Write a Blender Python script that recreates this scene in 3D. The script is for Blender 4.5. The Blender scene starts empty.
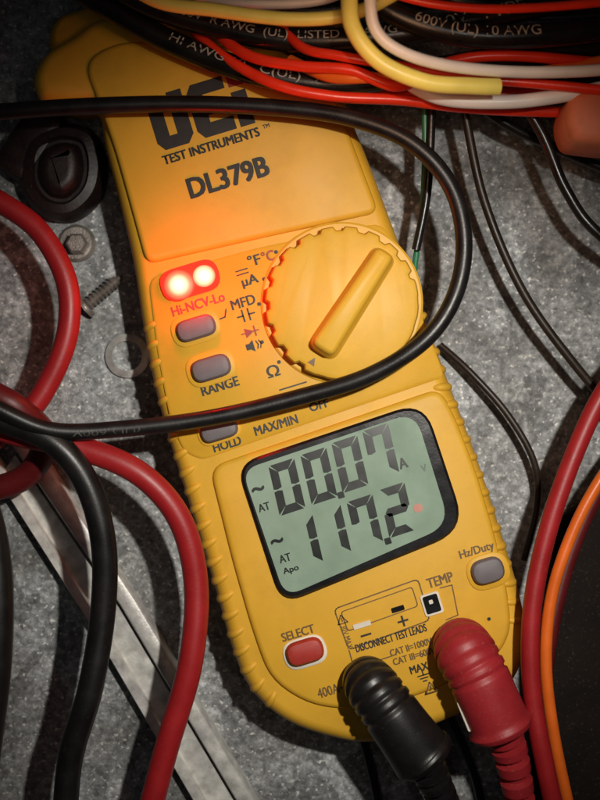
import bpy, bmesh, math, random
from mathutils import Vector, Matrix
random.seed(7)
sc=bpy.context.scene
H=12.0; A=math.radians(17.0); F=0.90
def W(px,py,z=0.0):
    k=(H-z)/H/100.0
    return Vector(((px-300)*k,(400-py)*k,z))
# ---------------- materials ----------------
def new_mat(name):
    m=bpy.data.materials.new(name); m.use_nodes=True
    nt=m.node_tree; b=nt.nodes['Principled BSDF']
    return m,nt,b
def plastic(name,col,rough=0.45,var=0.12,scale=3.0,bump=0.15,bscale=60,spec=0.5,metal=0.0,dust=0.0,coat=0.0,grime=0.0):
    m,nt,b=new_mat(name); N=nt.nodes; L=nt.links
    tc=N.new('ShaderNodeTexCoord')
    n=N.new('ShaderNodeTexNoise'); n.inputs['Scale'].default_value=scale; n.inputs['Detail'].default_value=8
    L.new(tc.outputs['Object'],n.inputs['Vector'])
    r=N.new('ShaderNodeValToRGB'); r.color_ramp.elements[0].position=0.3; r.color_ramp.elements[1].position=0.7
    d=1-var; u=1+var
    r.color_ramp.elements[0].color=(col[0]*d,col[1]*d,col[2]*d,1)
    r.color_ramp.elements[1].color=(min(1,col[0]*u),min(1,col[1]*u),min(1,col[2]*u),1)
    L.new(n.outputs['Fac'],r.inputs['Fac'])
    out=r.outputs['Color']
    def layer(sc_,lo,hi,amt,c,out,det=6):
        n3=N.new('ShaderNodeTexNoise'); n3.inputs['Scale'].default_value=sc_; n3.inputs['Detail'].default_value=det; n3.inputs['Roughness'].default_value=0.65
        L.new(tc.outputs['Object'],n3.inputs['Vector'])
        r3=N.new('ShaderNodeValToRGB'); r3.color_ramp.elements[0].position=lo; r3.color_ramp.elements[1].position=hi
        r3.color_ramp.elements[0].color=(0,0,0,1); r3.color_ramp.elements[1].color=(amt,amt,amt,1)
        L.new(n3.outputs['Fac'],r3.inputs['Fac'])
        mx=N.new('ShaderNodeMixRGB'); mx.inputs['Color2'].default_value=(*c,1)
        L.new(r3.outputs['Color'],mx.inputs['Fac']); L.new(out,mx.inputs['Color1']); return mx.outputs['Color']
    if dust>0: out=layer(38,0.60,0.74,dust,(0.33,0.27,0.2),out)
    if grime>0: out=layer(2.2,0.50,0.75,grime,(col[0]*0.35,col[1]*0.3,col[2]*0.5),out,10)
    L.new(out,b.inputs['Base Color'])
    b.inputs['Metallic'].default_value=metal
    b.inputs['Specular IOR Level'].default_value=spec
    b.inputs['Coat Weight'].default_value=coat
    rr=N.new('ShaderNodeMapRange'); rr.inputs['To Min'].default_value=max(0,rough-0.1); rr.inputs['To Max'].default_value=min(1,rough+0.12)
    L.new(n.outputs['Fac'],rr.inputs['Value']); L.new(rr.outputs['Result'],b.inputs['Roughness'])
    n2=N.new('ShaderNodeTexNoise'); n2.inputs['Scale'].default_value=bscale; n2.inputs['Detail'].default_value=3
    L.new(tc.outputs['Object'],n2.inputs['Vector'])
    bp=N.new('ShaderNodeBump'); bp.inputs['Strength'].default_value=bump; bp.inputs['Distance'].default_value=0.01
    L.new(n2.outputs['Fac'],bp.inputs['Height']); L.new(bp.outputs['Normal'],b.inputs['Normal'])
    return m
def emis(name,col,st):
    m,nt,b=new_mat(name)
    b.inputs['Base Color'].default_value=(*col,1); b.inputs['Emission Color'].default_value=(*col,1); b.inputs['Emission Strength'].default_value=st
    b.inputs['Roughness'].default_value=0.3
    return m
def emis_radial(name,R,stops,st):
    m,nt,b=new_mat(name); N=nt.nodes; L=nt.links
    tc=N.new('ShaderNodeTexCoord'); sp=N.new('ShaderNodeVectorMath'); sp.operation='MULTIPLY'; sp.inputs[1].default_value=(1/R,1/R,0)
    L.new(tc.outputs['Object'],sp.inputs[0]); ln=N.new('ShaderNodeVectorMath'); ln.operation='LENGTH'; L.new(sp.outputs[0],ln.inputs[0])
    r=N.new('ShaderNodeValToRGB'); e=r.color_ramp.elements
    e[0].position=stops[0][0]; e[0].color=(*stops[0][1],1); e[1].position=stops[-1][0]; e[1].color=(*stops[-1][1],1)
    for p_,c_ in stops[1:-1]: k=e.new(p_); k.color=(*c_,1)
    L.new(ln.outputs['Value'],r.inputs['Fac']); L.new(r.outputs['Color'],b.inputs['Emission Color']); b.inputs['Emission Strength'].default_value=st
    b.inputs['Base Color'].default_value=(0.6,0.05,0.03,1)
    return m
def galvanised(name,tint=(1,1,1),bright=1.0,spec=1.0):
    m,nt,b=new_mat(name); N=nt.nodes; L=nt.links
    tc=N.new('ShaderNodeTexCoord')
    v=N.new('ShaderNodeTexVoronoi'); v.inputs['Scale'].default_value=5.0; v.inputs['Randomness'].default_value=1
    n0=N.new('ShaderNodeTexNoise'); n0.inputs['Scale'].default_value=9; n0.inputs['Detail'].default_value=5
    L.new(tc.outputs['Object'],n0.inputs['Vector'])
    mv=N.new('ShaderNodeMixRGB'); mv.inputs['Fac'].default_value=0.15
    L.new(tc.outputs['Object'],mv.inputs['Color1']); L.new(n0.outputs['Color'],mv.inputs['Color2'])
    L.new(mv.outputs['Color'],v.inputs['Vector'])
    bw=N.new('ShaderNodeRGBToBW'); L.new(v.outputs['Color'],bw.inputs['Color'])
    n1=N.new('ShaderNodeTexNoise'); n1.inputs['Scale'].default_value=13; n1.inputs['Detail'].default_value=10; n1.inputs['Roughness'].default_value=0.8
    L.new(tc.outputs['Object'],n1.inputs['Vector'])
    r1=N.new('ShaderNodeValToRGB'); e=r1.color_ramp.elements
    def c(v_): return (v_*bright*tint[0],v_*bright*tint[1],v_*bright*tint[2],1)
    e[0].position=0.37; e[0].color=c(0.12)
    e[1].position=0.67; e[1].color=c(0.80)
    k=r1.color_ramp.elements.new(0.51); k.color=c(0.36)
    L.new(n1.outputs['Fac'],r1.inputs['Fac'])
    mr=N.new('ShaderNodeMapRange'); mr.inputs['To Min'].default_value=0.55; mr.inputs['To Max'].default_value=1.35
    L.new(bw.outputs['Val'],mr.inputs['Value'])
    mul=N.new('ShaderNodeMixRGB'); mul.blend_type='MULTIPLY'; mul.inputs['Fac'].default_value=1
    L.new(r1.outputs['Color'],mul.inputs['Color1']); L.new(mr.outputs['Result'],mul.inputs['Color2'])
    n4=N.new('ShaderNodeTexNoise'); n4.inputs['Scale'].default_value=22; n4.inputs['Detail'].default_value=5
    L.new(tc.outputs['Object'],n4.inputs['Vector'])
    r4=N.new('ShaderNodeValToRGB'); r4.color_ramp.elements[0].position=0.61; r4.color_ramp.elements[1].position=0.66
    r4.color_ramp.elements[1].color=(.9*spec,.9*spec,.9*spec,1)
    L.new(n4.outputs['Fac'],r4.inputs['Fac'])
    mx=N.new('ShaderNodeMixRGB'); mx.inputs['Color2'].default_value=(0.9,0.9,0.86,1)
    L.new(r4.outputs['Color'],mx.inputs['Fac']); L.new(mul.outputs['Color'],mx.inputs['Color1'])
    n5=N.new('ShaderNodeTexNoise'); n5.inputs['Scale'].default_value=1.1; n5.inputs['Detail'].default_value=7
    L.new(tc.outputs['Object'],n5.inputs['Vector'])
    r5=N.new('ShaderNodeValToRGB'); r5.color_ramp.elements[0].position=0.35; r5.color_ramp.elements[0].color=(.5,.48,.45,1); r5.color_ramp.elements[1].position=0.6; r5.color_ramp.elements[1].color=(1,1,1,1)
    L.new(n5.outputs['Fac'],r5.inputs['Fac'])
    m2=N.new('ShaderNodeMixRGB'); m2.blend_type='MULTIPLY'; m2.inputs['Fac'].default_value=1
    L.new(mx.outputs['Color'],m2.inputs['Color1']); L.new(r5.outputs['Color'],m2.inputs['Color2'])
    L.new(m2.outputs['Color'],b.inputs['Base Color'])
    b.inputs['Metallic'].default_value=0.2; b.inputs['Roughness'].default_value=0.45
    bp=N.new('ShaderNodeBump'); bp.inputs['Strength'].default_value=0.4; bp.inputs['Distance'].default_value=0.02
    L.new(n1.outputs['Fac'],bp.inputs['Height']); L.new(bp.outputs['Normal'],b.inputs['Normal'])
    return m
YEL=plastic('yellow_plastic',(0.74,0.405,0.032),0.48,0.05,2.0,0.12,110,dust=0.25,spec=0.4,grime=0.22)
YEL2=plastic('yellow_dial_plastic',(0.76,0.43,0.04),0.45,0.04,2.5,0.12,110,dust=0.2,spec=0.4,grime=0.2)
ORG=plastic('jaw_plastic',(0.66,0.34,0.025),0.5,0.06,3,0.12,90,dust=0.3,spec=0.4,grime=0.3)
BLK=plastic('black_rubber',(0.009,0.008,0.008),0.36,0.3,5,0.1,60,dust=0.08,spec=0.5)
BLKP=plastic('black_wire_sheath',(0.010,0.009,0.008),0.28,0.3,5,0.1,30,dust=0.08)
BEZ=plastic('bezel_plastic',(0.009,0.009,0.011),0.2,0.1,5,0.05,40)
INK=plastic('black_ink',(0.016,0.012,0.01),0.5,0.2,20,0.0,40)
INKF=plastic('faded_ink',(0.15,0.08,0.022),0.5,0.2,20,0.0,40)
REDI=plastic('red_ink',(0.30,0.02,0.012),0.5,0.2,20,0.0,40)
RED=plastic('red_cable_rubber',(0.34,0.012,0.015),0.42,0.12,4,0.1,40,dust=0.15)
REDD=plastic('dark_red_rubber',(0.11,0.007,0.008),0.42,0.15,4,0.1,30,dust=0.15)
REDP=plastic('red_plug_plastic',(0.34,0.018,0.024),0.45,0.1,6,0.15,60,dust=0.4)
REDW=plastic('red_wire_sheath',(0.85,0.04,0.012),0.3,0.12,4,0.1,30)
ORW=plastic('orange_wire_sheath',(0.82,0.15,0.015),0.35,0.1,4,0.1,30)
YW=plastic('yellow_wire_sheath',(0.92,0.82,0.18),0.35,0.08,4,0.1,30,dust=0.12)
WW=plastic('white_wire_sheath',(0.88,0.84,0.78),0.35,0.08,4,0.1,30,dust=0.12)
GRW=plastic('green_wire_sheath',(0.03,0.2,0.09),0.35,0.1,4,0.1,30)
BRW=plastic('brown_wire_sheath',(0.022,0.013,0.008),0.4,0.3,7,0.1,30,dust=0.15)
GRY=plastic('grey_button_rubber',(0.15,0.13,0.14),0.55,0.1,6,0.1,50,dust=0.3)
REDB=plastic('red_button_rubber',(0.40,0.03,0.02),0.5,0.1,6,0.1,50,dust=0.2)
WHT=plastic('white_paint',(0.72,0.66,0.56),0.5,0.1,9,0.05,50)
LCD=plastic('lcd_glass',(0.275,0.375,0.29),0.14,0.14,2.5,0.02,60,dust=0.38,coat=0.5,grime=0.12)
SEG=plastic('lcd_segment',(0.008,0.011,0.010),0.3,0.1,5,0,30)
SEGF=plastic('lcd_faint_segment',(0.10,0.13,0.11),0.3,0.1,5,0,30)
REFL=plastic('lcd_painted_reflection',(0.5,0.22,0.17),0.3,0.1,5,0,30)
STL=plastic('steel',(0.75,0.74,0.70),0.3,0.25,9,0.3,50,metal=0.6)
STLD=plastic('dull_steel',(0.36,0.32,0.29),0.4,0.3,9,0.4,50,metal=0.6)
FLG=plastic('flange_steel',(0.62,0.61,0.57),0.42,0.3,8,0.3,40,metal=0.2,dust=0.4,grime=0.5)
DRK=plastic('dark_rubber',(0.012,0.006,0.006),0.45,0.3,6,0.2,30,dust=0.2)
PEA=plastic('orange_plastic_tag',(0.60,0.17,0.08),0.6,0.15,3,0.2,20,grime=0.6)
RECESS=plastic('recess_dark_brown',(0.013,0.008,0.006),0.75,0.5,2.5,0.5,20,dust=0.25,spec=0.2)
WTX=plastic('white_cable_ink',(0.38,0.36,0.31),0.5,0.2,20,0,40)
WTXF=plastic('worn_cable_ink',(0.05,0.045,0.04),0.5,0.2,20,0,40)
GLV=galvanised('galvanised_steel',(0.97,1.0,1.02),0.9)
LEDR=emis('led_red_lens',(1.0,0.022,0.010),1.9)
LEDW=emis_radial('led_hot_core',0.14,[(0.0,(1,0.75,0.5)),(0.40,(1,0.5,0.28)),(0.75,(1,0.10,0.04)),(1.0,(0.7,0.016,0.008))],2.6)
# ---------------- helpers ----------------
def link(o): sc.collection.objects.link(o); return o
def thing(name,label,cat,loc,group=None):
    e=bpy.data.objects.new(name,None); e.empty_display_size=0.3; e.location=loc; link(e)
    e['label']=label; e['category']=cat
    if group: e['group']=group
    return e
def finish(name,bm,mats,parent=None,sharp=40,label=None,cat=None,group=None,origin=None):
    bmesh.ops.recalc_face_normals(bm,faces=bm.faces)
    me=bpy.data.meshes.new(name); bm.to_mesh(me); bm.free()
    for m in (mats if isinstance(mats,(list,tuple)) else [mats]): me.materials.append(m)
    me.polygons.foreach_set('use_smooth',[True]*len(me.polygons))
    me.set_sharp_from_angle(angle=math.radians(sharp))
    o=bpy.data.objects.new(name,me)
    if len(me.vertices):
        c=Vector((0,0,0))
        for v in me.vertices: c+=v.co
        c/=len(me.vertices); c.z=min(v.co.z for v in me.vertices)
        me.transform(Matrix.Translation(-c)); 
    else: c=Vector()
    link(o)
    if parent:
        o.parent=parent
        pw=Vector(); p=parent
        while p: pw+=p.location; p=p.parent
        o.location=c-pw
    else: o.location=c
    if label: o['label']=label
    if cat: o['category']=cat
    if group: o['group']=group
    return o
def cr(pts,n=8,closed=False):
    out=[]; P=[Vector(p) for p in pts]; m=len(P)
    rng=range(m) if closed else range(m-1)
    for i in rng:
        if closed: p0,p1,p2,p3=P[(i-1)%m],P[i],P[(i+1)%m],P[(i+2)%m]
        else: p0=P[max(i-1,0)];p1=P[i];p2=P[i+1];p3=P[min(i+2,m-1)]
        for k in range(n):
            t=k/n
            out.append(0.5*((2*p1)+(-p0+p2)*t+(2*p0-5*p1+4*p2-p3)*t*t+(-p0+3*p1-3*p2+p3)*t**3))
    if not closed: out.append(P[-1])
    return out
def loft(bm,outl,prof,zref=None,mat=0,capb=True,capt=True,px=True):
    if zref is None: zref=prof[-1][1]
    B=[W(p[0],p[1],zref).to_2d() if px else Vector(p) for p in outl]
    n=len(B); ar=sum(B[i].x*B[(i+1)%n].y-B[(i+1)%n].x*B[i].y for i in range(n))
    if ar<0: B.reverse()
    nor=[]
    for i in range(n):
        a=(B[i]-B[i-1]); b=(B[(i+1)%n]-B[i])
        a=a.normalized() if a.length>1e-9 else b.normalized(); b=b.normalized() if b.length>1e-9 else a
        t=a+b
        t=t.normalized() if t.length>1e-6 else a
        d=max(0.5,t.dot(b))
        nor.append(Vector((-t.y,t.x))/d)
    rings=[]
    for ins,z in prof:
        rings.append([bm.verts.new((B[i].x+nor[i].x*ins,B[i].y+nor[i].y*ins,z)) for i in range(n)])
    fs=[]
    for a,b in zip(rings,rings[1:]):
        for i in range(n):
            j=(i+1)%n; fs.append(bm.faces.new((a[i],a[j],b[j],b[i])))
    if capb: fs.append(bm.faces.new(list(reversed(rings[0]))))
    if capt: fs.append(bm.faces.new(rings[-1]))
    for f in fs: f.material_index=mat
def rpoly(pts,r,n=6):
    out=[]; m=len(pts); P=[Vector(p) for p in pts]
    rr=r if isinstance(r,(list,tuple)) else [r]*m
    for i in range(m):
        p=P[i]; a=(P[i-1]-p); b=(P[(i+1)%m]-p); R=min(rr[i],a.length*0.48,b.length*0.48)
        s=p+a.normalized()*R; e=p+b.normalized()*R
        for k in range(n+1):
            t=k/n; out.append(s*(1-t)**2+p*2*t*(1-t)+e*t*t)
    return out
def loc2px(cx,cy,a,b,rot=A):
    return Vector((cx+a*math.cos(rot)-b*math.sin(rot), cy-(a*math.sin(rot)+b*math.cos(rot))))
def rrect(cx,cy,w,h,r,rot=A,n=5):
    return rpoly([loc2px(cx,cy,x,y,rot) for x,y in((-w/2,-h/2),(w/2,-h/2),(w/2,h/2),(-w/2,h/2))],r,n)
def flat(bm,outl,z,mat=0):
    vs=[bm.verts.new(W(p[0],p[1],z)) for p in outl]
    f=bm.faces.new(vs); f.material_index=mat
def line(bm,pts,w,z,mat=0,closed=False):
    P=[Vector(p) for p in pts]
    if closed: P.append(P[0])
    for a,b in zip(P,P[1:]):
        d=(b-a)
        if d.length<1e-6: continue
        d.normalize(); s=Vector((-d.y,d.x))*w/2; e=d*w*0.25
        flat(bm,[a-e+s,b+e+s,b+e-s,a-e-s],z,mat)
_cache={}
def glyphs(s):
    if s in _cache: return _cache[s]
    c=bpy.data.curves.new('t','FONT'); c.body=s; c.size=1; c.resolution_u=3
    o=bpy.data.objects.new('t',c); link(o)
    dg=bpy.context.evaluated_depsgraph_get(); dg.update()
    me=bpy.data.meshes.new_from_object(o.evaluated_get(dg))
    V=[v.co.to_2d() for v in me.vertices]; Fc=[tuple(p.vertices) for p in me.polygons]
    bpy.data.objects.remove(o); bpy.data.curves.remove(c); bpy.data.meshes.remove(me)
    x0=min(v.x for v in V);x1=max(v.x for v in V);y0=min(v.y for v in V);y1=max(v.y for v in V)
    V=[Vector(((v.x-x0)/(x1-x0)-0.5,(v.y-y0)/(y1-y0)-0.5)) for v in V]
    _cache[s]=(V,Fc); return _cache[s]
def text(bm,s,cx,cy,w,h,z,mat=0,bold=0.6,rot=A):
    V,Fc=glyphs(s)
    sh=[(0,0)] if bold<=0 else [(-bold/2,-bold/4),(bold/2,-bold/4),(-bold/2,bold/4),(bold/2,bold/4)]
    if bold>1.2: sh+=[(0,-bold/3),(0,bold/3)]
    w2=w-bold; h2=h-bold/2
    for q,(ox,oy) in enumerate(sh):
        vs=[]
        for v in V:
            p=loc2px(cx,cy,v.x*w2+ox,v.y*h2+oy,rot); vs.append(bm.verts.new(W(p.x,p.y,z+q*0.0006)))
        for f in Fc:
            try:
                ff=bm.faces.new([vs[i] for i in f]); ff.material_index=mat
            except ValueError: pass
def tube(bm,pts,rad,seg=16,n=10,mat=0,px=True,raw=False):
    P=[W(*p) if px else Vector(p) for p in pts]
    if not raw:
        R=rad if isinstance(rad,(list,tuple)) else [rad]*len(P)
        Q=cr([(*p,) for p in P],n); 
        RR=[]
        for i in range(len(P)-1):
            for k in range(n): RR.append(R[i]+(R[i+1]-R[i])*k/n)
        RR.append(R[-1])
    else: Q=P; RR=rad
    m=len(Q); prev=None; rings=[]
    for i in range(m):
        t=(Q[min(i+1,m-1)]-Q[max(i-1,0)]); t=t.normalized() if t.length>1e-8 else Vector((0,0,1))
        if prev is None:
            prev=t.cross(Vector((0.13,0.2,1))).normalized()
        nn=(prev-t*prev.dot(t)).normalized(); prev=nn; bb=t.cross(nn)
        rings.append([bm.verts.new(Q[i]+(nn*math.cos(a)+bb*math.sin(a))*RR[i]) for a in [2*math.pi*k/seg for k in range(seg)]])
    for a,b in zip(rings,rings[1:]):
        for i in range(seg):
            j=(i+1)%seg; f=bm.faces.new((a[i],a[j],b[j],b[i])); f.material_index=mat
    f=bm.faces.new(list(reversed(rings[0]))); f.material_index=mat
    f=bm.faces.new(rings[-1]); f.material_index=mat
    return Q
def tube_text(bm,pts,rad,items,mat=0,n=10):
    Q=cr([(*W(*p),) for p in pts],n)
    S=[0]
    for a,b in zip(Q,Q[1:]): S.append(S[-1]+(b-a).length)
    def at(s):
        s=min(max(s,0),S[-1]-1e-4)
        for i in range(len(S)-1):
            if S[i+1]>=s:
                t=(s-S[i])/(S[i+1]-S[i]); return Q[i].lerp(Q[i+1],t),(Q[i+1]-Q[i]).normalized()
        return Q[-1],(Q[-1]-Q[-2]).normalized()
    for s,fr,w,h in items:
        V,Fc=glyphs(s); vs=[]
        for v in V:
            p,t=at(fr*S[-1]+(v.x+0.5)*w)
            up=(Vector((0,0,1))-t*t.z).normalized(); side=up.cross(t)
            th=v.y*h/rad+0.12
            vs.append(bm.verts.new(p+(up*math.cos(th)+side*math.sin(th))*(rad+0.005)))
        for f in Fc:
            try: bm.faces.new([vs[i] for i in f]).material_index=mat
            except ValueError: pass
def ell(bm,c,rx,ry,rz,rot,mat=0,u=14,v=10):
    M=Matrix.Translation(c)@Matrix.Rotation(rot,4,'Z')@Matrix.Diagonal((rx,ry,rz,1))
    bmesh.ops.create_uvsphere(bm,u_segments=u,v_segments=v,radius=1,matrix=M)
# ================= GROUND =================
bm=bmesh.new()
bmesh.ops.create_grid(bm,x_segments=2,y_segments=2,size=14)
o=finish('ground',bm,GLV); o['kind']='structure'; o['label']='speckled galvanised steel cabinet floor sheet'; o['category']='floor'; o.location=(0,0,0)
bm=bmesh.new()
lp=[(-40,340),(30,440),(136,600),(272,830),(258,838),(120,606),(16,452),(-60,352)]
loft(bm,lp,[(0.0,0.0),(0,0.22),(0.015,0.25),(0.04,0.26)],zref=0.25)
lp2_=[(-60,372),(4,470),(96,616),(226,838),(216,842),(86,620),(-6,476),(-70,382)]
loft(bm,lp2_,[(0.0,0.0),(0,0.20),(0.01,0.22)],zref=0.25)
loft(bm,[(15,455),(119,608),(257,840),(222,842),(94,618),(2,474)],[(0,0.0),(0,0.14)],zref=0.14)
finish('metal_flange',bm,FLG,label='bright folded galvanised steel flange edge on the cabinet floor',cat='metal flange')
bm=bmesh.new()
loft(bm,[(556,520),(640,470),(700,900),(520,900),(536,700)],[(0,0.0),(0,0.10),(0.02,0.12)],zref=0.12)  # dark sheet put in for the darkness of a recess at the right
finish('dark_recess_sheet',bm,RECESS,label='dark brown sheet standing in for a dark recess',cat='dark sheet')
# ================= METER =================
base=W(325,400,0)
meter=thing('clamp_meter','yellow digital clamp meter lying on galvanised steel, display lit','clamp meter',base)
out=[(97,112),(106,150),(120,205),(133,262),(142,320),(152,375),(166,430),(182,482),(200,540),(217,595),(231,645),(250,688),(284,719),(328,736),(372,742),(425,728),(475,706),(508,685),(523,658),(526,628),(516,580),(500,528),(483,475),(465,425),(446,375),(428,325),(407,265),(386,208),(368,160),(350,115),(338,75),(318,35),(240,20),(150,12),(100,20),(75,36),(46,55),(34,80),(42,103),(68,110)]
O=cr([(x,y) for x,y in out],6,closed=True)
bm=bmesh.new()
prof=[(0.16,0.0),(0.06,0.05),(0.03,0.40),(0.035,0.43),(0.035,0.45),(0.0,0.47),(0.0,0.64)]
for k in range(1,7):
    a=k/6*math.pi/2; prof.append((0.14*(1-math.cos(a)),0.64+0.22*math.sin(a)))
loft(bm,O,prof,zref=0.70)
finish('housing',bm,YEL,meter,sharp=50)
Z0=0.86
bm=bmesh.new()
hc=[(82,60),(120,40),(316,50),(345,122),(379,212),(250,240),(146,264),(126,190),(112,140)]
loft(bm,rpoly(hc,[20,20,20,30,12,60,12,60,30],6),[(0.0,Z0-0.03),(0.0,Z0+0.02),(0.02,Z0+0.045),(0.05,Z0+0.055)])
finish('head_cover',bm,YEL,meter,sharp=50)
bm=bmesh.new()
cf=[(148,277),(260,247),(383,222),(402,262),(424,322),(441,366),(444,377),(300,426),(202,460),(184,452),(170,420),(157,350)]
loft(bm,rpoly(cf,[14,14,14,14,14,10,6,10,8,10,14,14],4),[(0.0,Z0-0.03),(0.0,Z0+0.01),(0.025,Z0+0.03)])
finish('control_face',bm,YEL,meter,sharp=50)
bm=bmesh.new()
dp=[(209,467),(300,436),(440,388),(455,416),(476,470),(494,530),(508,590),(512,632),(496,660),(440,688),(370,712),(310,706),(270,680),(252,630),(232,560)]
loft(bm,rpoly(dp,[18,22,14]+[22]*12,5),[(0.0,Z0-0.03),(0.0,Z0+0.015),(0.02,Z0+0.04),(0.05,Z0+0.05)])
finish('display_surround',bm,YEL,meter,sharp=50)
FH=Z0+0.055; FC=Z0+0.03; FD=Z0+0.05
bm=bmesh.new()
loft(bm,rpoly([(64,70),(44,40),(54,14),(95,2),(140,-60),(240,-110),(340,-60),(350,20),(320,64),(200,74)],18,5),[(0.1,0.1),(0,0.2),(0,0.6),(0.04,0.69),(0.10,0.74)],zref=0.7)
finish('clamp_jaw',bm,ORG,meter,sharp=50)
def grips(path,side):
    bm=bmesh.new(); Q=cr(path,12); S=[0]
    for a,b in zip(Q,Q[1:]): S.append(S[-1]+(Vector(b)-Vector(a)).length)
    s=0
    while s<S[-1]:
        for i in range(len(S)-1):
            if S[i+1]>=s: break
        t=(s-S[i])/(S[i+1]-S[i]); p=Vector(Q[i]).lerp(Vector(Q[i+1]),t); d=(Vector(Q[i+1])-Vector(Q[i])).normalized()
        ang=math.atan2(-d.y,d.x)+math.pi/2+side*0.3
        ell(bm,W(p.x,p.y,0.68),0.140,0.072,0.205,ang)
        s+=18.5
    finish('side_grip',bm,YEL,meter)
grips([(157,325),(165,372),(178,425),(195,480),(213,540),(230,595),(244,642),(261,680),(286,704)],1)
grips([(408,300),(432,372),(451,425),(469,475),(487,530),(502,582),(510,625)],-1)
# ---- dial
bm=bmesh.new(); C=(342,303); R=79
loft(bm,[(C[0]+(R+2)*math.cos(a),C[1]+(R+2)*math.sin(a)) for a in [2*math.pi*k/64 for k in range(64)]],[(0,FC-0.01),(0,FC+0.015),(0.02,FC+0.03)],zref=FC)
nT=160; ol=[]
for k in range(nT):
    a=2*math.pi*k/nT; deg=math.degrees(a)
    r=R-2
    if (k%8) in (0,1,2): r-=4.0 if (20<deg<250) else 0.5
    ol.append((C[0]+r*math.cos(a),C[1]-r*math.sin(a)))
loft(bm,ol,[(0,FC+0.02),(0,FC+0.14),(0.015,FC+0.17),(0.045,FC+0.185)],zref=FC+0.15)
top=FC+0.185
dial=finish('rotary_dial',bm,YEL2,meter,sharp=35)
bm=bmesh.new()
rot=math.radians(57)
bar=[loc2px(353,302,x,y,rot) for x,y in((-60,-15),(62,-12),(62,12),(-60,15))]
loft(bm,rpoly(bar,[11,9,9,11],6),[(-0.03,top-0.02),(0.0,top+0.02),(0.02,top+0.20),(0.035,top+0.235),(0.065,top+0.25)],zref=top+0.2)
finish('pointer_ridge',bm,YEL2,dial,sharp=50)
bm=bmesh.new(); 
flat(bm,[loc2px(313,361,-4,-4,rot),loc2px(313,361,-4,4,rot),loc2px(313,361,4,0,rot)],top+0.004)
finish('pointer_mark',bm,INKF,dial)
# ---- buttons
def button(cx,cy,w,h,mat,rim=None,z=FC,label=None,name='button',hh=0.10,rimw=5):
    bm=bmesh.new()
    loft(bm,rrect(cx,cy,w,h,h*0.48),[(0,z-0.02),(0,z+hh*0.6),(0.02,z+hh*0.9),(0.06,z+hh)],zref=z+hh*0.6)
    b=finish(name,bm,mat,meter,label=label)
    if rim:
        bm=bmesh.new(); loft(bm,rrect(cx,cy,w+rimw*2,h+rimw*2,(h+rimw*2)*0.48),[(0,z-0.02),(0,z+0.012),(0.012,z+0.02)],zref=z)
        finish('button_rim',bm,rim,b)
    return b
button(196,328,40,22,GRY,YEL)
button(211,368,40,23,GRY,YEL)
button(219,430,38,20,GRY,YEL,rimw=3)
button(488,571,33,25,GRY,YEL,z=FD)
button(305,652,38,24,REDB,WHT,z=FD,label='oval red rubber button with white outline',rimw=3)
# ---- LED lens
bm=bmesh.new()
loft(bm,rrect(190,280,60,32,15),[(0,FC-0.02),(0,FC+0.04),(0.05,FC+0.08),(0.10,FC+0.09)],zref=FC+0.05)
lens=finish('indicator_lamp',bm,LEDR,meter,label='glowing red pill-shaped indicator lamp')
bm=bmesh.new(); ell(bm,W(179,285,FC+0.085),0.15,0.14,0.03,A,u=28,v=12); finish('lamp_element',bm,LEDW,lens)
bm=bmesh.new(); ell(bm,W(204,276,FC+0.085),0.105,0.10,0.03,A,u=28,v=12); finish('lamp_element',bm,LEDW,lens)
# ---- display
bm=bmesh.new()
bz=rpoly([(236,464),(424,401),(467,530),(282,605)],[24,30,34,24],7)
loft(bm,bz,[(0,FD-0.02),(0,FD+0.03),(0.025,FD+0.055)],zref=FD+0.04)
disp=finish('display',bm,BEZ,meter,label='grey-green liquid crystal display in black bezel')
bm=bmesh.new()
scn=rpoly([(242,470),(415,412),(450,525),(285,597)],[17,22,24,18],7)
loft(bm,scn,[(0,FD+0.05),(0,FD+0.060)],zref=FD+0.06)
finish('screen',bm,LCD,disp)
ZS=FD+0.065
SEGS={'0':'abcdef','1':'bc','2':'abged','7':'abcf'}
def digit(bm,ch,cx,cy,w,h,mat=0,t=8.4,g=0.5,sh=0.09):
    W2,H2=w/2,h/2
    def pt(x,y): return loc2px(cx,cy,x+y*sh,y,A+0.02)
    def P(pts): flat(bm,[pt(*p) for p in pts],ZS,mat)
    def hs(y,s):
        a=-W2+g;b=W2-g
        if s==0: P([(a+1,y),(a+t*.5,y+t/2),(b-t*.5,y+t/2),(b-1,y),(b-t*.5,y-t/2),(a+t*.5,y-t/2)])
        else: P([(a+1,y),(b-1,y),(b-t+.6,y-s*t),(a+t-.6,y-s*t)])
    def vs(x,s,up):
        if up: P([(x,H2-1),(x,g+.8),(x-s*t*.5,g),(x-s*t,g+1.2),(x-s*t,H2-t-.2)])
        else: P([(x,-H2+1),(x,-g-.8),(x-s*t*.5,-g),(x-s*t,-g-1.2),(x-s*t,-H2+t+.2)])
    for c in SEGS[ch]:
        if c=='a': hs(H2,1)
        if c=='d': hs(-H2,-1)
        if c=='g': hs(0,0)
        if c=='b': vs(W2,1,True)
        if c=='c': vs(W2,1,False)
        if c=='f': vs(-W2,-1,True)
        if c=='e': vs(-W2,-1,False)
bm=bmesh.new()
for ch,x,y in(('0',287,487),('0',319,476),('0',350,464),('7',381,452)): digit(bm,ch,x,y,27,51)
for ch,x,y in(('1',305,542),('1',333,532),('7',365,522),('2',397,510)): digit(bm,ch,x,y,27,49)
flat(bm,rrect(341,495,6.5,6.5,1),ZS+0.001); flat(bm,rrect(388,541,6.5,6.5,1),ZS+0.001)
text(bm,'~',258,489,13,5,ZS,0,1); text(bm,'AT',264,507,12,8,ZS,0,0.4)
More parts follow.
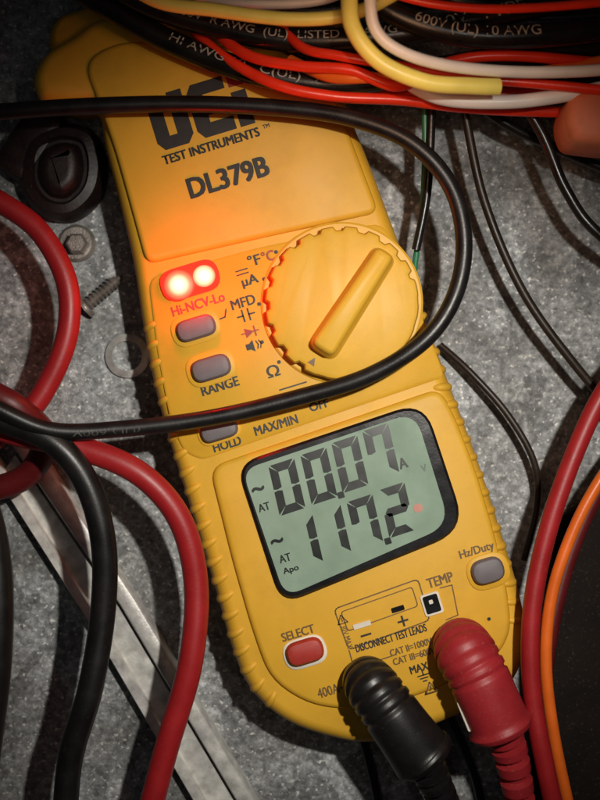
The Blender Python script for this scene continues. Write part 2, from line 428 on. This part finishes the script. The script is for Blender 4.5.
text(bm,'~',277,541,13,5,ZS,0,1); text(bm,'AT',285,558,12,8,ZS,0,0.4); text(bm,'Apo',291,570,16,8,ZS,0,0.4)
text(bm,'A',403,463,9,11,ZS,0,0.8); text(bm,'V',424,468,6,7,ZS,1,0.4)
flat(bm,rrect(418,508,9,8,3),ZS,2)  # pinkish screen reflection painted as a flat patch
finish('digits',bm,[SEG,SEGF,REFL],disp)
# ---- printing
bm=bmesh.new()
zl=FH+0.004
def lp2(a,b): return loc2px(160,152,a*1.02,b*1.06,A)
def lpoly(pts,mat=0): flat(bm,[lp2(*p) for p in pts],zl,mat)
lpoly([(0,8),(14,8),(14,52),(0,52)]);lpoly([(22,0),(30,0),(37,8),(37,52),(22,52)]);lpoly([(0,8),(6,0),(22,0),(22,12),(14,12),(14,8)])
lpoly([(41,8),(56,8),(56,44),(41,44)]);lpoly([(47,0),(79,0),(79,13),(56,13),(56,8),(41,8)]);lpoly([(41,44),(56,44),(56,40),(79,40),(79,52),(47,52)]);lpoly([(56,20),(75,20),(75,32),(56,32)])
lpoly([(83,0),(98,0),(98,34),(83,34)]);lpoly([(83,39),(98,39),(98,54),(83,54)],1)
text(bm,'TEST INSTRUMENTS',211,146,101,9.5,zl,0,1.0)
text(bm,'TM',266,126,7,4,zl,0,0.2)
text(bm,'DL379B',228,177,84,21,zl,0,2.2)
zc=FC+0.005
text(bm,'RANGE',220,386,39,10,zc,0,0.8)
text(bm,'Hi-NCV-Lo',198,304,55,10,zc,1,0.7)
text(bm,'°F',254,260,13,11,zc,0,0.6); text(bm,'°C',268,256,13,11,zc,1,0.6)
text(bm,'μA',250,281,17,12,zc,0,0.7)
line(bm,[loc2px(242,272,-6,2),loc2px(242,272,6,2)],1.3,zc);line(bm,[loc2px(242,272,-6,-2),loc2px(242,272,6,-2)],1.3,zc)
text(bm,'MFD',243,302,25,10,zc,0,0.6)
for k in(-3,3): line(bm,[loc2px(246,315,k,-6),loc2px(246,315,k,6)],1.6,zc)
line(bm,[loc2px(246,315,-9,0),loc2px(246,315,-3,0)],1.6,zc);line(bm,[loc2px(246,315,3,0),loc2px(246,315,9,0)],1.6,zc)
flat(bm,[loc2px(250,332,-5,-5),loc2px(250,332,-5,5),loc2px(250,332,4,0)],zc,1);line(bm,[loc2px(250,332,5,-5),loc2px(250,332,5,5)],1.5,zc,1)
line(bm,[loc2px(250,332,-9,0),loc2px(250,332,9,0)],1.2,zc+0.001,1)
flat(bm,[loc2px(252,346,-6,-3),loc2px(252,346,-6,3),loc2px(252,346,-2,3),loc2px(252,346,2,6),loc2px(252,346,2,-6),loc2px(252,346,-2,-3)],zc)
for q in(5,8): line(bm,[loc2px(252,346,q,-4),loc2px(252,346,q+1.5,0),loc2px(252,346,q,4)],1.2,zc)
text(bm,'Ω',273,371,13,12,zc,0,0.8)
text(bm,'OFF',319,405,20,9,zc,0,0.8)
for x,y in((276,252),(264,279),(259,304),(262,342),(279,362),(284,354)): flat(bm,rrect(x,y,3.6,3.6,1.6),zc)
line(bm,[(226,309),(225,317),(217,320)],1.3,zc)
line(bm,[loc2px(293,386,-14,0),loc2px(293,386,14,0)],1.5,zc)
zd=FD+0.005
text(bm,'MAX/MIN',276,425,45,9.5,zc,0,0.7)
text(bm,'HOLD',227,444,29,9.5,zc,0,0.7)
text(bm,'Hz/Duty',477,551,36,11,zd,2,0.6)
text(bm,'TEMP',440,580,27,10,zd,2,0.7)
text(bm,'SELECT',298,633,34,9,zd,2,0.6)
text(bm,'400A~',331,690,28,10,zd,2,0.4)
def box(pts,w,mat=2): line(bm,pts,w,zd,mat,closed=True)
box(rpoly([(334,609),(418,579),(430,620),(349,650)],5,3),1.3)
box(rpoly([(341,612),(412,587),(418,606),(348,631)],3,3),1.0)
line(bm,[(349,650),(354,668),(392,656)],1.2,zd,2)
text(bm,'DISCONNECT TEST LEADS',391,638,74,8,zd,0,0.5)
text(bm,'CAT II=1000V',411,647,44,7,zd,2,0.5)
text(bm,'CAT III=600V',414,656,44,7,zd,2,0.5)
text(bm,'MAX',419,668,19,8,zd,0,0.6)
text(bm,'30V MAX',347,637,24,6,zd,2,0.2,A-math.pi/2)
def tri(x,y,s):
    P=[loc2px(x,y,-s,-s*.7),loc2px(x,y,s,-s*.7),loc2px(x,y,0,s)]
    line(bm,P,1.2,zd,2,closed=True); line(bm,[loc2px(x,y,0,-s*.3),loc2px(x,y,0,s*.4)],1.2,zd,2)
tri(342,620,5); tri(431,688,6)
for i,wd in enumerate((12,8,4)): line(bm,[loc2px(424,677,-wd/2,2-3*i),loc2px(424,677,wd/2,2-3*i)],1.3,zd)
line(bm,[loc2px(424,677,0,2),loc2px(424,677,0,7)],1.3,zd)
line(bm,[loc2px(366,635,-5,0),loc2px(366,635,5,0)],2,zd); 
line(bm,[loc2px(403,621,-5,0),loc2px(403,621,5,0)],2,zd); line(bm,[loc2px(403,621,0,-5),loc2px(403,621,0,5)],2,zd+0.001)
line(bm,[(440,588),(452,585),(458,615),(446,620)],1.1,zd,2)
flat(bm,rrect(489,619,3.5,3.5,1.6),zd,0)
finish('printed_lettering',bm,[INK,REDI,INKF],meter)
for (cx,cy,w_,h_,m_) in((362,625,18,5,WHT),(398,609,13,5,BEZ)):
    bm=bmesh.new(); loft(bm,rrect(cx,cy,w_,h_,1),[(0,FD),(0,FD+0.015)]); finish('input_slot',bm,m_,meter)
bm=bmesh.new()
loft(bm,rrect(432,604,19,22,3),[(0,FD),(0,FD+0.02)],mat=0); loft(bm,rrect(432,604,15,18,2),[(0,FD+0.015),(0,FD+0.028)],mat=1); loft(bm,rrect(431,602,4,4,1),[(0,FD+0.02),(0,FD+0.036)],mat=0)
finish('temperature_socket',bm,[WHT,BEZ],meter)
# ================= TEST LEADS =================
def lead(label,path,rad,matb,relpath,cabpath):
    e=thing('test_lead',label,'test lead',W(path[0][0],path[0][1],FD),'test leads plugged into the meter')
    bm=bmesh.new()
    Q=cr([(*W(*p),) for p in path],14); RR=[]
    for i in range(len(path)-1):
        for k in range(14): RR.append(rad[i]+(rad[i+1]-rad[i])*k/14)
    RR.append(rad[-1])
    for i in range(len(RR)):
        if 18<i<44 and (i%6)in(0,1): RR[i]-=0.02
    tube(bm,[(q.x,q.y,q.z) for q in Q],RR,seg=32,px=False,raw=True)
    finish('plug',bm,matb,e,sharp=60)
    bm=bmesh.new(); Q=cr([(*W(*p),) for p in relpath],24); RR=[]
    for i in range(len(Q)):
        f=i/len(Q); r=0.185-0.05*f
        RR.append(r-(0.055 if (i%8)<3 else 0))
    tube(bm,[(q.x,q.y,q.z) for q in Q],RR,seg=20,px=False,raw=True)
    finish('strain_relief',bm,matb,e,sharp=35)
    bm=bmesh.new(); tube(bm,cabpath,0.08,mat=0); finish('cable',bm,matb,e)
    return e
lb=lead('black angled test lead plug pushed into the meter socket',
 [(370,684,FD-0.02),(368,682,FD+0.16),(374,690,FD+0.30),(388,709,FD+0.36),(404,731,FD+0.36),(418,750,FD+0.34),(423,756,FD+0.335),(426,760,FD+0.33)],
 [0.22,0.235,0.25,0.255,0.265,0.28,0.305,0.27],BLK,
 [(420,752,FD+0.32),(432,776,FD+0.25),(446,806,FD+0.12)],[(440,792,FD+0.16),(455,825,FD-0.1),(470,870,FD-0.5)])
lr=lead('dusty red angled test lead plug pushed into the meter socket',
 [(464,650,FD-0.02),(462,647,FD+0.16),(467,656,FD+0.32),(478,676,FD+0.38),(488,698,FD+0.38),(497,719,FD+0.36),(500,726,FD+0.355),(502,731,FD+0.35)],
 [0.24,0.265,0.28,0.275,0.27,0.275,0.30,0.27],REDP,
 [(499,722,FD+0.34),(511,755,FD+0.25),(521,806,FD+0.1)],[(517,790,FD+0.12),(524,830,FD-0.1),(535,880,FD-0.5)])
bm=bmesh.new()
loft(bm,rrect(466,716,7,32,2,math.radians(22)),[(0,FD+0.25),(0,FD+0.44)]); 
finish('white_label',bm,WHT,lr)
# ================= CABLES =================
def cable(name,label,cat,pts,w,mat,group=None,txt=None,seg=20,tm=None):
    bm=bmesh.new(); zm=sum(p[2] for p in pts)/len(pts)
    r=w/200*(H-zm)/H
    tube(bm,pts,r,seg=seg,n=12)
    o=finish(name,bm,mat,None,label=label,cat=cat,group=group)
    if txt:
        bm=bmesh.new(); tube_text(bm,pts,r,txt,n=12)
        finish('printed_lettering',bm,tm or WTX,o)
    return o
cable('black_cable','thick black rubber cable looping over the yellow meter','cable',
 [(-60,118,1.1),(0,112,1.15),(90,106,1.2),(190,104,1.22),(280,108,1.25),(350,118,1.3),(410,142,1.35),(450,185,1.35),(464,240,1.35),(455,295,1.35),(425,340,1.35),(370,375,1.3),(300,397,1.25),(210,418,1.25),(120,429,1.3),(50,430,1.4),(-10,405,1.5),(-60,380,1.5)],17,BLK,
 txt=[('(UL) 600V',0.83,0.6,0.06)],tm=WTXF)
cable('red_cable','red rubber cable bending down beside the meter','cable',
 [(-60,170,1.0),(0,202,1.0),(40,232,1.0),(66,280,1.0),(68,330,1.0),(50,380,1.0),(20,420,1.0),(-50,470,0.9)],22,RED,'red rubber cables')
cable('red_cable','red rubber cable arching over the steel flange','cable',
 [(-60,410,1.0),(10,432,1.15),(80,448,1.2),(140,474,1.2),(180,520,1.15),(196,585,1.1),(190,665,1.1),(166,750,1.05),(145,830,1.0)],25,RED,'red rubber cables')
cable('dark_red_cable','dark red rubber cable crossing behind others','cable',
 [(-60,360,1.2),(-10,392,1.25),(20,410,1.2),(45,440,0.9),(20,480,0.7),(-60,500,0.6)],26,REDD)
cable('black_cable','black rubber cable hanging down over the steel flange','cable',
 [(-60,400,1.3),(-5,418,1.35),(50,440,1.35),(85,480,1.3),(103,540,1.25),(103,610,1.2),(90,690,1.2),(70,760,1.15),(64,840,1.1)],26,BLK,'black rubber cables')
cable('black_cable','added black rubber cable that darkens the left side','cable',
 [(-60,440,1.9),(-20,500,1.9),(-4,570,1.9),(-4,660,1.9),(-16,760,1.9),(-26,860,1.9)],32,BLK,'black rubber cables')  # added cable, darkens the left edge where cable shadows lie
cable('red_cable','red rubber cable curving down over the dark sheet','cable',
 [(660,320,1.2),(610,382,1.2),(578,445,1.2),(548,530,1.2),(532,610,1.2),(532,690,1.2),(546,770,1.2),(562,840,1.1)],19,RED,'red rubber cables')
cable('orange_wire','thin orange insulated wire curving beside red cable','wire',
 [(660,400,1.0),(612,462,1.0),(578,520,1.0),(553,590,1.0),(546,660,1.0),(554,735,1.0),(574,830,0.9)],12,ORW)
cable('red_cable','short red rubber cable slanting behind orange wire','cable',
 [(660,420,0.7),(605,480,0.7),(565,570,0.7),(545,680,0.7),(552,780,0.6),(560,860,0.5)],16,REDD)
cable('brown_wire','thin dark brown wire slanting across grey steel','wire',
 [(450,60,0.9),(464,110,0.8),(484,200,0.7),(522,290,0.65),(575,365,0.6),(640,440,0.5)],9,BRW)
cable('black_wire','black wire drawn for a curved shadow on the steel','wire',
 [(500,70,1.0),(540,130,0.95),(566,190,0.9),(600,235,0.9),(680,290,0.8)],11,BLKP)  # dark tube takes the place of shadow curves on the sheet
cable('green_wire','thin green wire hanging beside the meter','wire',
 [(424,90,0.9),(425,150,0.8),(422,215,0.7),(414,280,0.6),(420,340,0.3)],6,GRW)
cable('black_wire','thin black wire hanging beside the meter','wire',
 [(432,85,0.9),(430,150,0.85),(426,200,0.8),(416,250,0.75)],9,BLKP)
cable('black_wire','thin dark tube curling round the meter edge','wire',
 [(440,345,0.15),(470,372,0.25),(508,415,0.3),(534,462,0.3),(537,505,0.2),(524,560,0.1)],7,BRW)  # thin dark curve along the right edge of the meter
cable('black_wire','thin black wire drawn for the shadow beyond the meter','wire',
 [(440,700,0.1),(456,730,0.1),(476,780,0.1),(490,850,0.1)],9,BLKP)
cable('black_wire','thin black wire drawn for the shadow beyond the meter','wire',
 [(356,720,0.1),(366,750,0.1),(378,800,0.1),(384,850,0.1)],10,BLKP)  # dark tube modelled where the shadow past the meter's bottom end falls
bt=[
('black_wire','black insulated wire with white printed lettering in bundle',[(60,-60,1.3),(130,-5,1.3),(200,22,1.3),(290,40,1.35),(400,34,1.4),(500,14,1.4),(660,-20,1.4)],24,BLKP,[('600V  R AWG  (UL)  LISTED 10 AWG',0.22,2.0,0.10),('600V  TYPE',0.62,0.9,0.11)]),
('black_wire','black insulated wire with white printed lettering in bundle',[(50,-30,1.15),(120,14,1.15),(180,46,1.15),(260,74,1.2),(340,84,1.2),(430,70,1.2),(540,52,1.2),(660,40,1.2)],24,BLKP,[('HI AWG 10   C(UL)   AWG 91',0.22,1.9,0.10),('600V',0.60,0.45,0.12)]),
('black_wire','black insulated wire with white printed lettering in bundle',[(330,-40,1.55),(380,5,1.6),(450,32,1.6),(530,36,1.6),(660,22,1.6)],24,BLKP,[('600V (UL) 10 AWG',0.30,1.1,0.12)]),
('black_wire','black insulated wire crossing at the back of bundle',[(100,-60,1.0),(200,-10,1.0),(300,10,1.0),(420,0,1.05),(520,-4,1.1),(660,-40,1.1)],28,BLKP,None),
('black_wire','black insulated wire crossing at the back of bundle',[(380,-60,1.1),(440,-8,1.1),(520,6,1.1),(660,0,1.1)],28,BLKP,None),
('yellow_wire','pale yellow insulated wire running across the bundle',[(90,-50,1.7),(150,-2,1.7),(215,10,1.7),(290,19,1.7),(350,14,1.7),(400,-10,1.7),(440,-50,1.7)],14,YW,None),
('yellow_wire','pale yellow insulated wire looping over the bundle',[(350,-60,2.0),(349,-5,2.0),(354,30,2.0),(380,62,1.95),(425,82,1.9),(470,86,1.85),(499,87,1.8)],17,YW,None),
('white_wire','white insulated wire looping over the bundle',[(372,-60,2.1),(370,-5,2.1),(376,30,2.05),(402,52,2.0),(450,66,1.9),(520,72,1.8),(600,70,1.8),(660,60,1.8)],12,WW,None),
('white_wire','white insulated wire emerging under the yellow loop',[(400,78,1.4),(440,98,1.45),(500,102,1.5),(560,96,1.5),(660,76,1.5)],14,WW,None),
('white_wire','white insulated wire in the bundle',[(120,-60,1.5),(190,-8,1.5),(240,4,1.5),(330,-2,1.5),(380,-40,1.5)],10,WW,None),
('red_wire','bright red insulated wire in the bundle',[(140,20,0.98),(220,62,1.02),(290,84,1.02),(350,96,1.02),(420,96,1.1),(500,94,1.1),(660,92,1.1)],14,REDW,None),
('red_wire','bright red insulated wire in the bundle',[(190,-10,1.2),(215,30,1.25),(250,56,1.42),(300,66,1.5),(350,70,1.55),(400,86,1.5),(450,62,1.35),(520,56,1.35),(660,70,1.3)],11,REDW,None),
('red_wire','bright red insulated wire in the bundle',[(330,-40,1.75),(395,-6,1.78),(470,8,1.8),(560,6,1.8),(660,-5,1.8)],9,REDW,None),
('red_wire','bright red insulated wire in the bundle',[(270,10,1.2),(300,46,1.5),(340,56,1.6),(400,66,1.6),(470,78,1.6),(540,84,1.6),(660,96,1.6)],10,REDW,None),
('red_wire','bright red insulated wire in the bundle',[(170,0,1.0),(212,48,1.2),(270,82,1.35),(330,96,1.35),(400,100,1.3),(470,108,1.2),(560,112,1.1),(660,110,1.0)],11,REDW,None),
('orange_wire','orange insulated wire in the bundle',[(290,60,1.25),(330,77,1.45),(380,78,1.5),(460,84,1.3),(540,72,1.3),(660,50,1.4)],11,ORW,None),
('black_wire','black wire drawn for a shadow band on the steel',[(240,20,0.98),(330,62,1.0),(430,86,1.0),(520,84,1.0),(660,88,1.0)],20,BLKP,None),
('black_wire','black wire drawn for a shadow band on the steel',[(420,60,0.8),(500,120,0.7),(560,150,0.6),(680,200,0.5)],10,BLKP,None),  # black tube shaped like a cable shadow band on the steel
]
for nm,lb_,pts,w,mt,tx in bt: cable(nm,lb_,'wire',pts,w,mt,'wires in the tied bundle',tx)
# ================= SMALL THINGS =================
bm=bmesh.new()
loft(bm,rpoly([(570,94),(606,82),(670,84),(665,150),(600,146),(572,142),(564,120)],[10,12,10,10,14,8,14],5),[(0,1.0),(0,1.5),(0.04,1.56),(0.1,1.58)],zref=1.5)
finish('plastic_connector',bm,PEA,label='orange plastic wire connector hanging beside wire bundle',cat='wire connector')
bm=bmesh.new()
loft(bm,cr([(18,160),(30,135),(60,122),(92,130),(104,160),(98,195),(72,218),(40,214),(20,190)],6,True),[(0.05,0),(0,0.05),(0,0.22),(0.06,0.32),(0.14,0.34),(0.17,0.29),(0.20,0.29),(0.24,0.38),(0.30,0.42),(0.34,0.42)],zref=0.3)
loft(bm,rrect(28,140,44,80,14,-0.6),[(0,0.0),(0,0.2),(0.04,0.3),(0.1,0.32)])
finish('rubber_grommet',bm,DRK,label='dark brown rubber grommet on the steel floor',cat='grommet')
def circ(cx,cy,r,n=24): return [(cx+r*math.cos(2*math.pi*k/n),cy+r*math.sin(2*math.pi*k/n)) for k in range(n)]
bm=bmesh.new()
loft(bm,circ(76,243,19),[(0.0,0),(0.0,0.03),(0.03,0.06)]); loft(bm,circ(76,243,11,6),[(0,0.05),(0,0.20),(0.02,0.22)])
finish('hex_screw',bm,STLD,label='hex washer head screw driven into steel floor',cat='screw',group='loose and driven screws')
bm=bmesh.new()
a=W(84,308,0.09); b=W(122,276,0.09); Q=[];RR=[]
n=66
for i in range(n+1):
    f=i/n; Q.append(tuple(a.lerp(b,f)));
    if f<0.03: r=0.13
    elif f<0.10: r=0.12
    else: r=(0.045+0.03*(1-abs(((i%6)/3)-1)))*(1-max(0,f-0.8)*4.2)
    RR.append(max(r,0.006))
tube(bm,Q,RR,seg=16,px=False,raw=True)
finish('sheet_metal_screw',bm,STLD,label='dull self-tapping screw with threads lying loose',cat='screw',group='loose and driven screws')
bm=bmesh.new()
N=40
cxy=W(128,356,0.0)
rings=[]
for (r,z) in((0.22,0.0),(0.22,0.05),(0.15,0.07),(0.15,0.0)):
    rings.append([bm.verts.new((cxy.x+r*math.cos(2*math.pi*k/N),cxy.y+r*math.sin(2*math.pi*k/N),z)) for k in range(N)])
for i in range(4):
    a_,b_=rings[i],rings[(i+1)%4]
    for k in range(N):
        j=(k+1)%N; bm.faces.new((a_[k],a_[j],b_[j],b_[k]))
finish('steel_washer',bm,STL,label='shiny steel washer partly under the meter',cat='washer')
# ================= LIGHTS =================
def lamp(name,kind,loc,power,col,soft=0.1,target=None,**kw):
    l=bpy.data.lights.new(name,kind); l.energy=power; l.color=col
    if kind in('POINT','SPOT'): l.shadow_soft_size=soft
    for k,v in kw.items(): setattr(l,k,v)
    o=bpy.data.objects.new(name,l); o.location=loc
    if target is not None:
        o.rotation_euler=(Vector(target)-Vector(loc)).to_track_quat('-Z','Y').to_euler()
    link(o); return o
lamp('flash_lamp','SPOT',(2.4,1.6,10.8),4150,(1.0,0.95,0.86),0.16,(-0.1,-1.0,0),spot_size=math.radians(51),spot_blend=1.0)
lamp('fill_lamp','AREA',(-1,0,13),30,(1.0,0.92,0.82),1,(0,-0.5,0),size=4)
p=W(190,281,FC+0.32); lamp('indicator_glow','POINT',p,24,(1.0,0.008,0.002),0.1)
lamp('bundle_fill','POINT',W(380,60,3.3),45,(1.0,0.50,0.25),0.4)  # added lamp to brighten the bundled wires; no such source there
w=bpy.data.worlds.new('World'); sc.world=w; w.use_nodes=True
w.node_tree.nodes['Background'].inputs[0].default_value=(0.5,0.55,0.65,1); w.node_tree.nodes['Background'].inputs[1].default_value=0.015
# ================= CAMERA =================
cam=bpy.data.cameras.new('camera'); co=bpy.data.objects.new('camera',cam); link(co)
co.location=(0,0,H); cam.sensor_fit='VERTICAL'; cam.sensor_height=36; cam.sensor_width=27
cam.clip_end=100
cam.lens=18/(4/H)
cam.dof.use_dof=True; cam.dof.focus_distance=H-0.93; cam.dof.aperture_fstop=0.34
sc.camera=co
sc.view_settings.view_transform='Standard'; sc.view_settings.look='None'; sc.view_settings.exposure=0
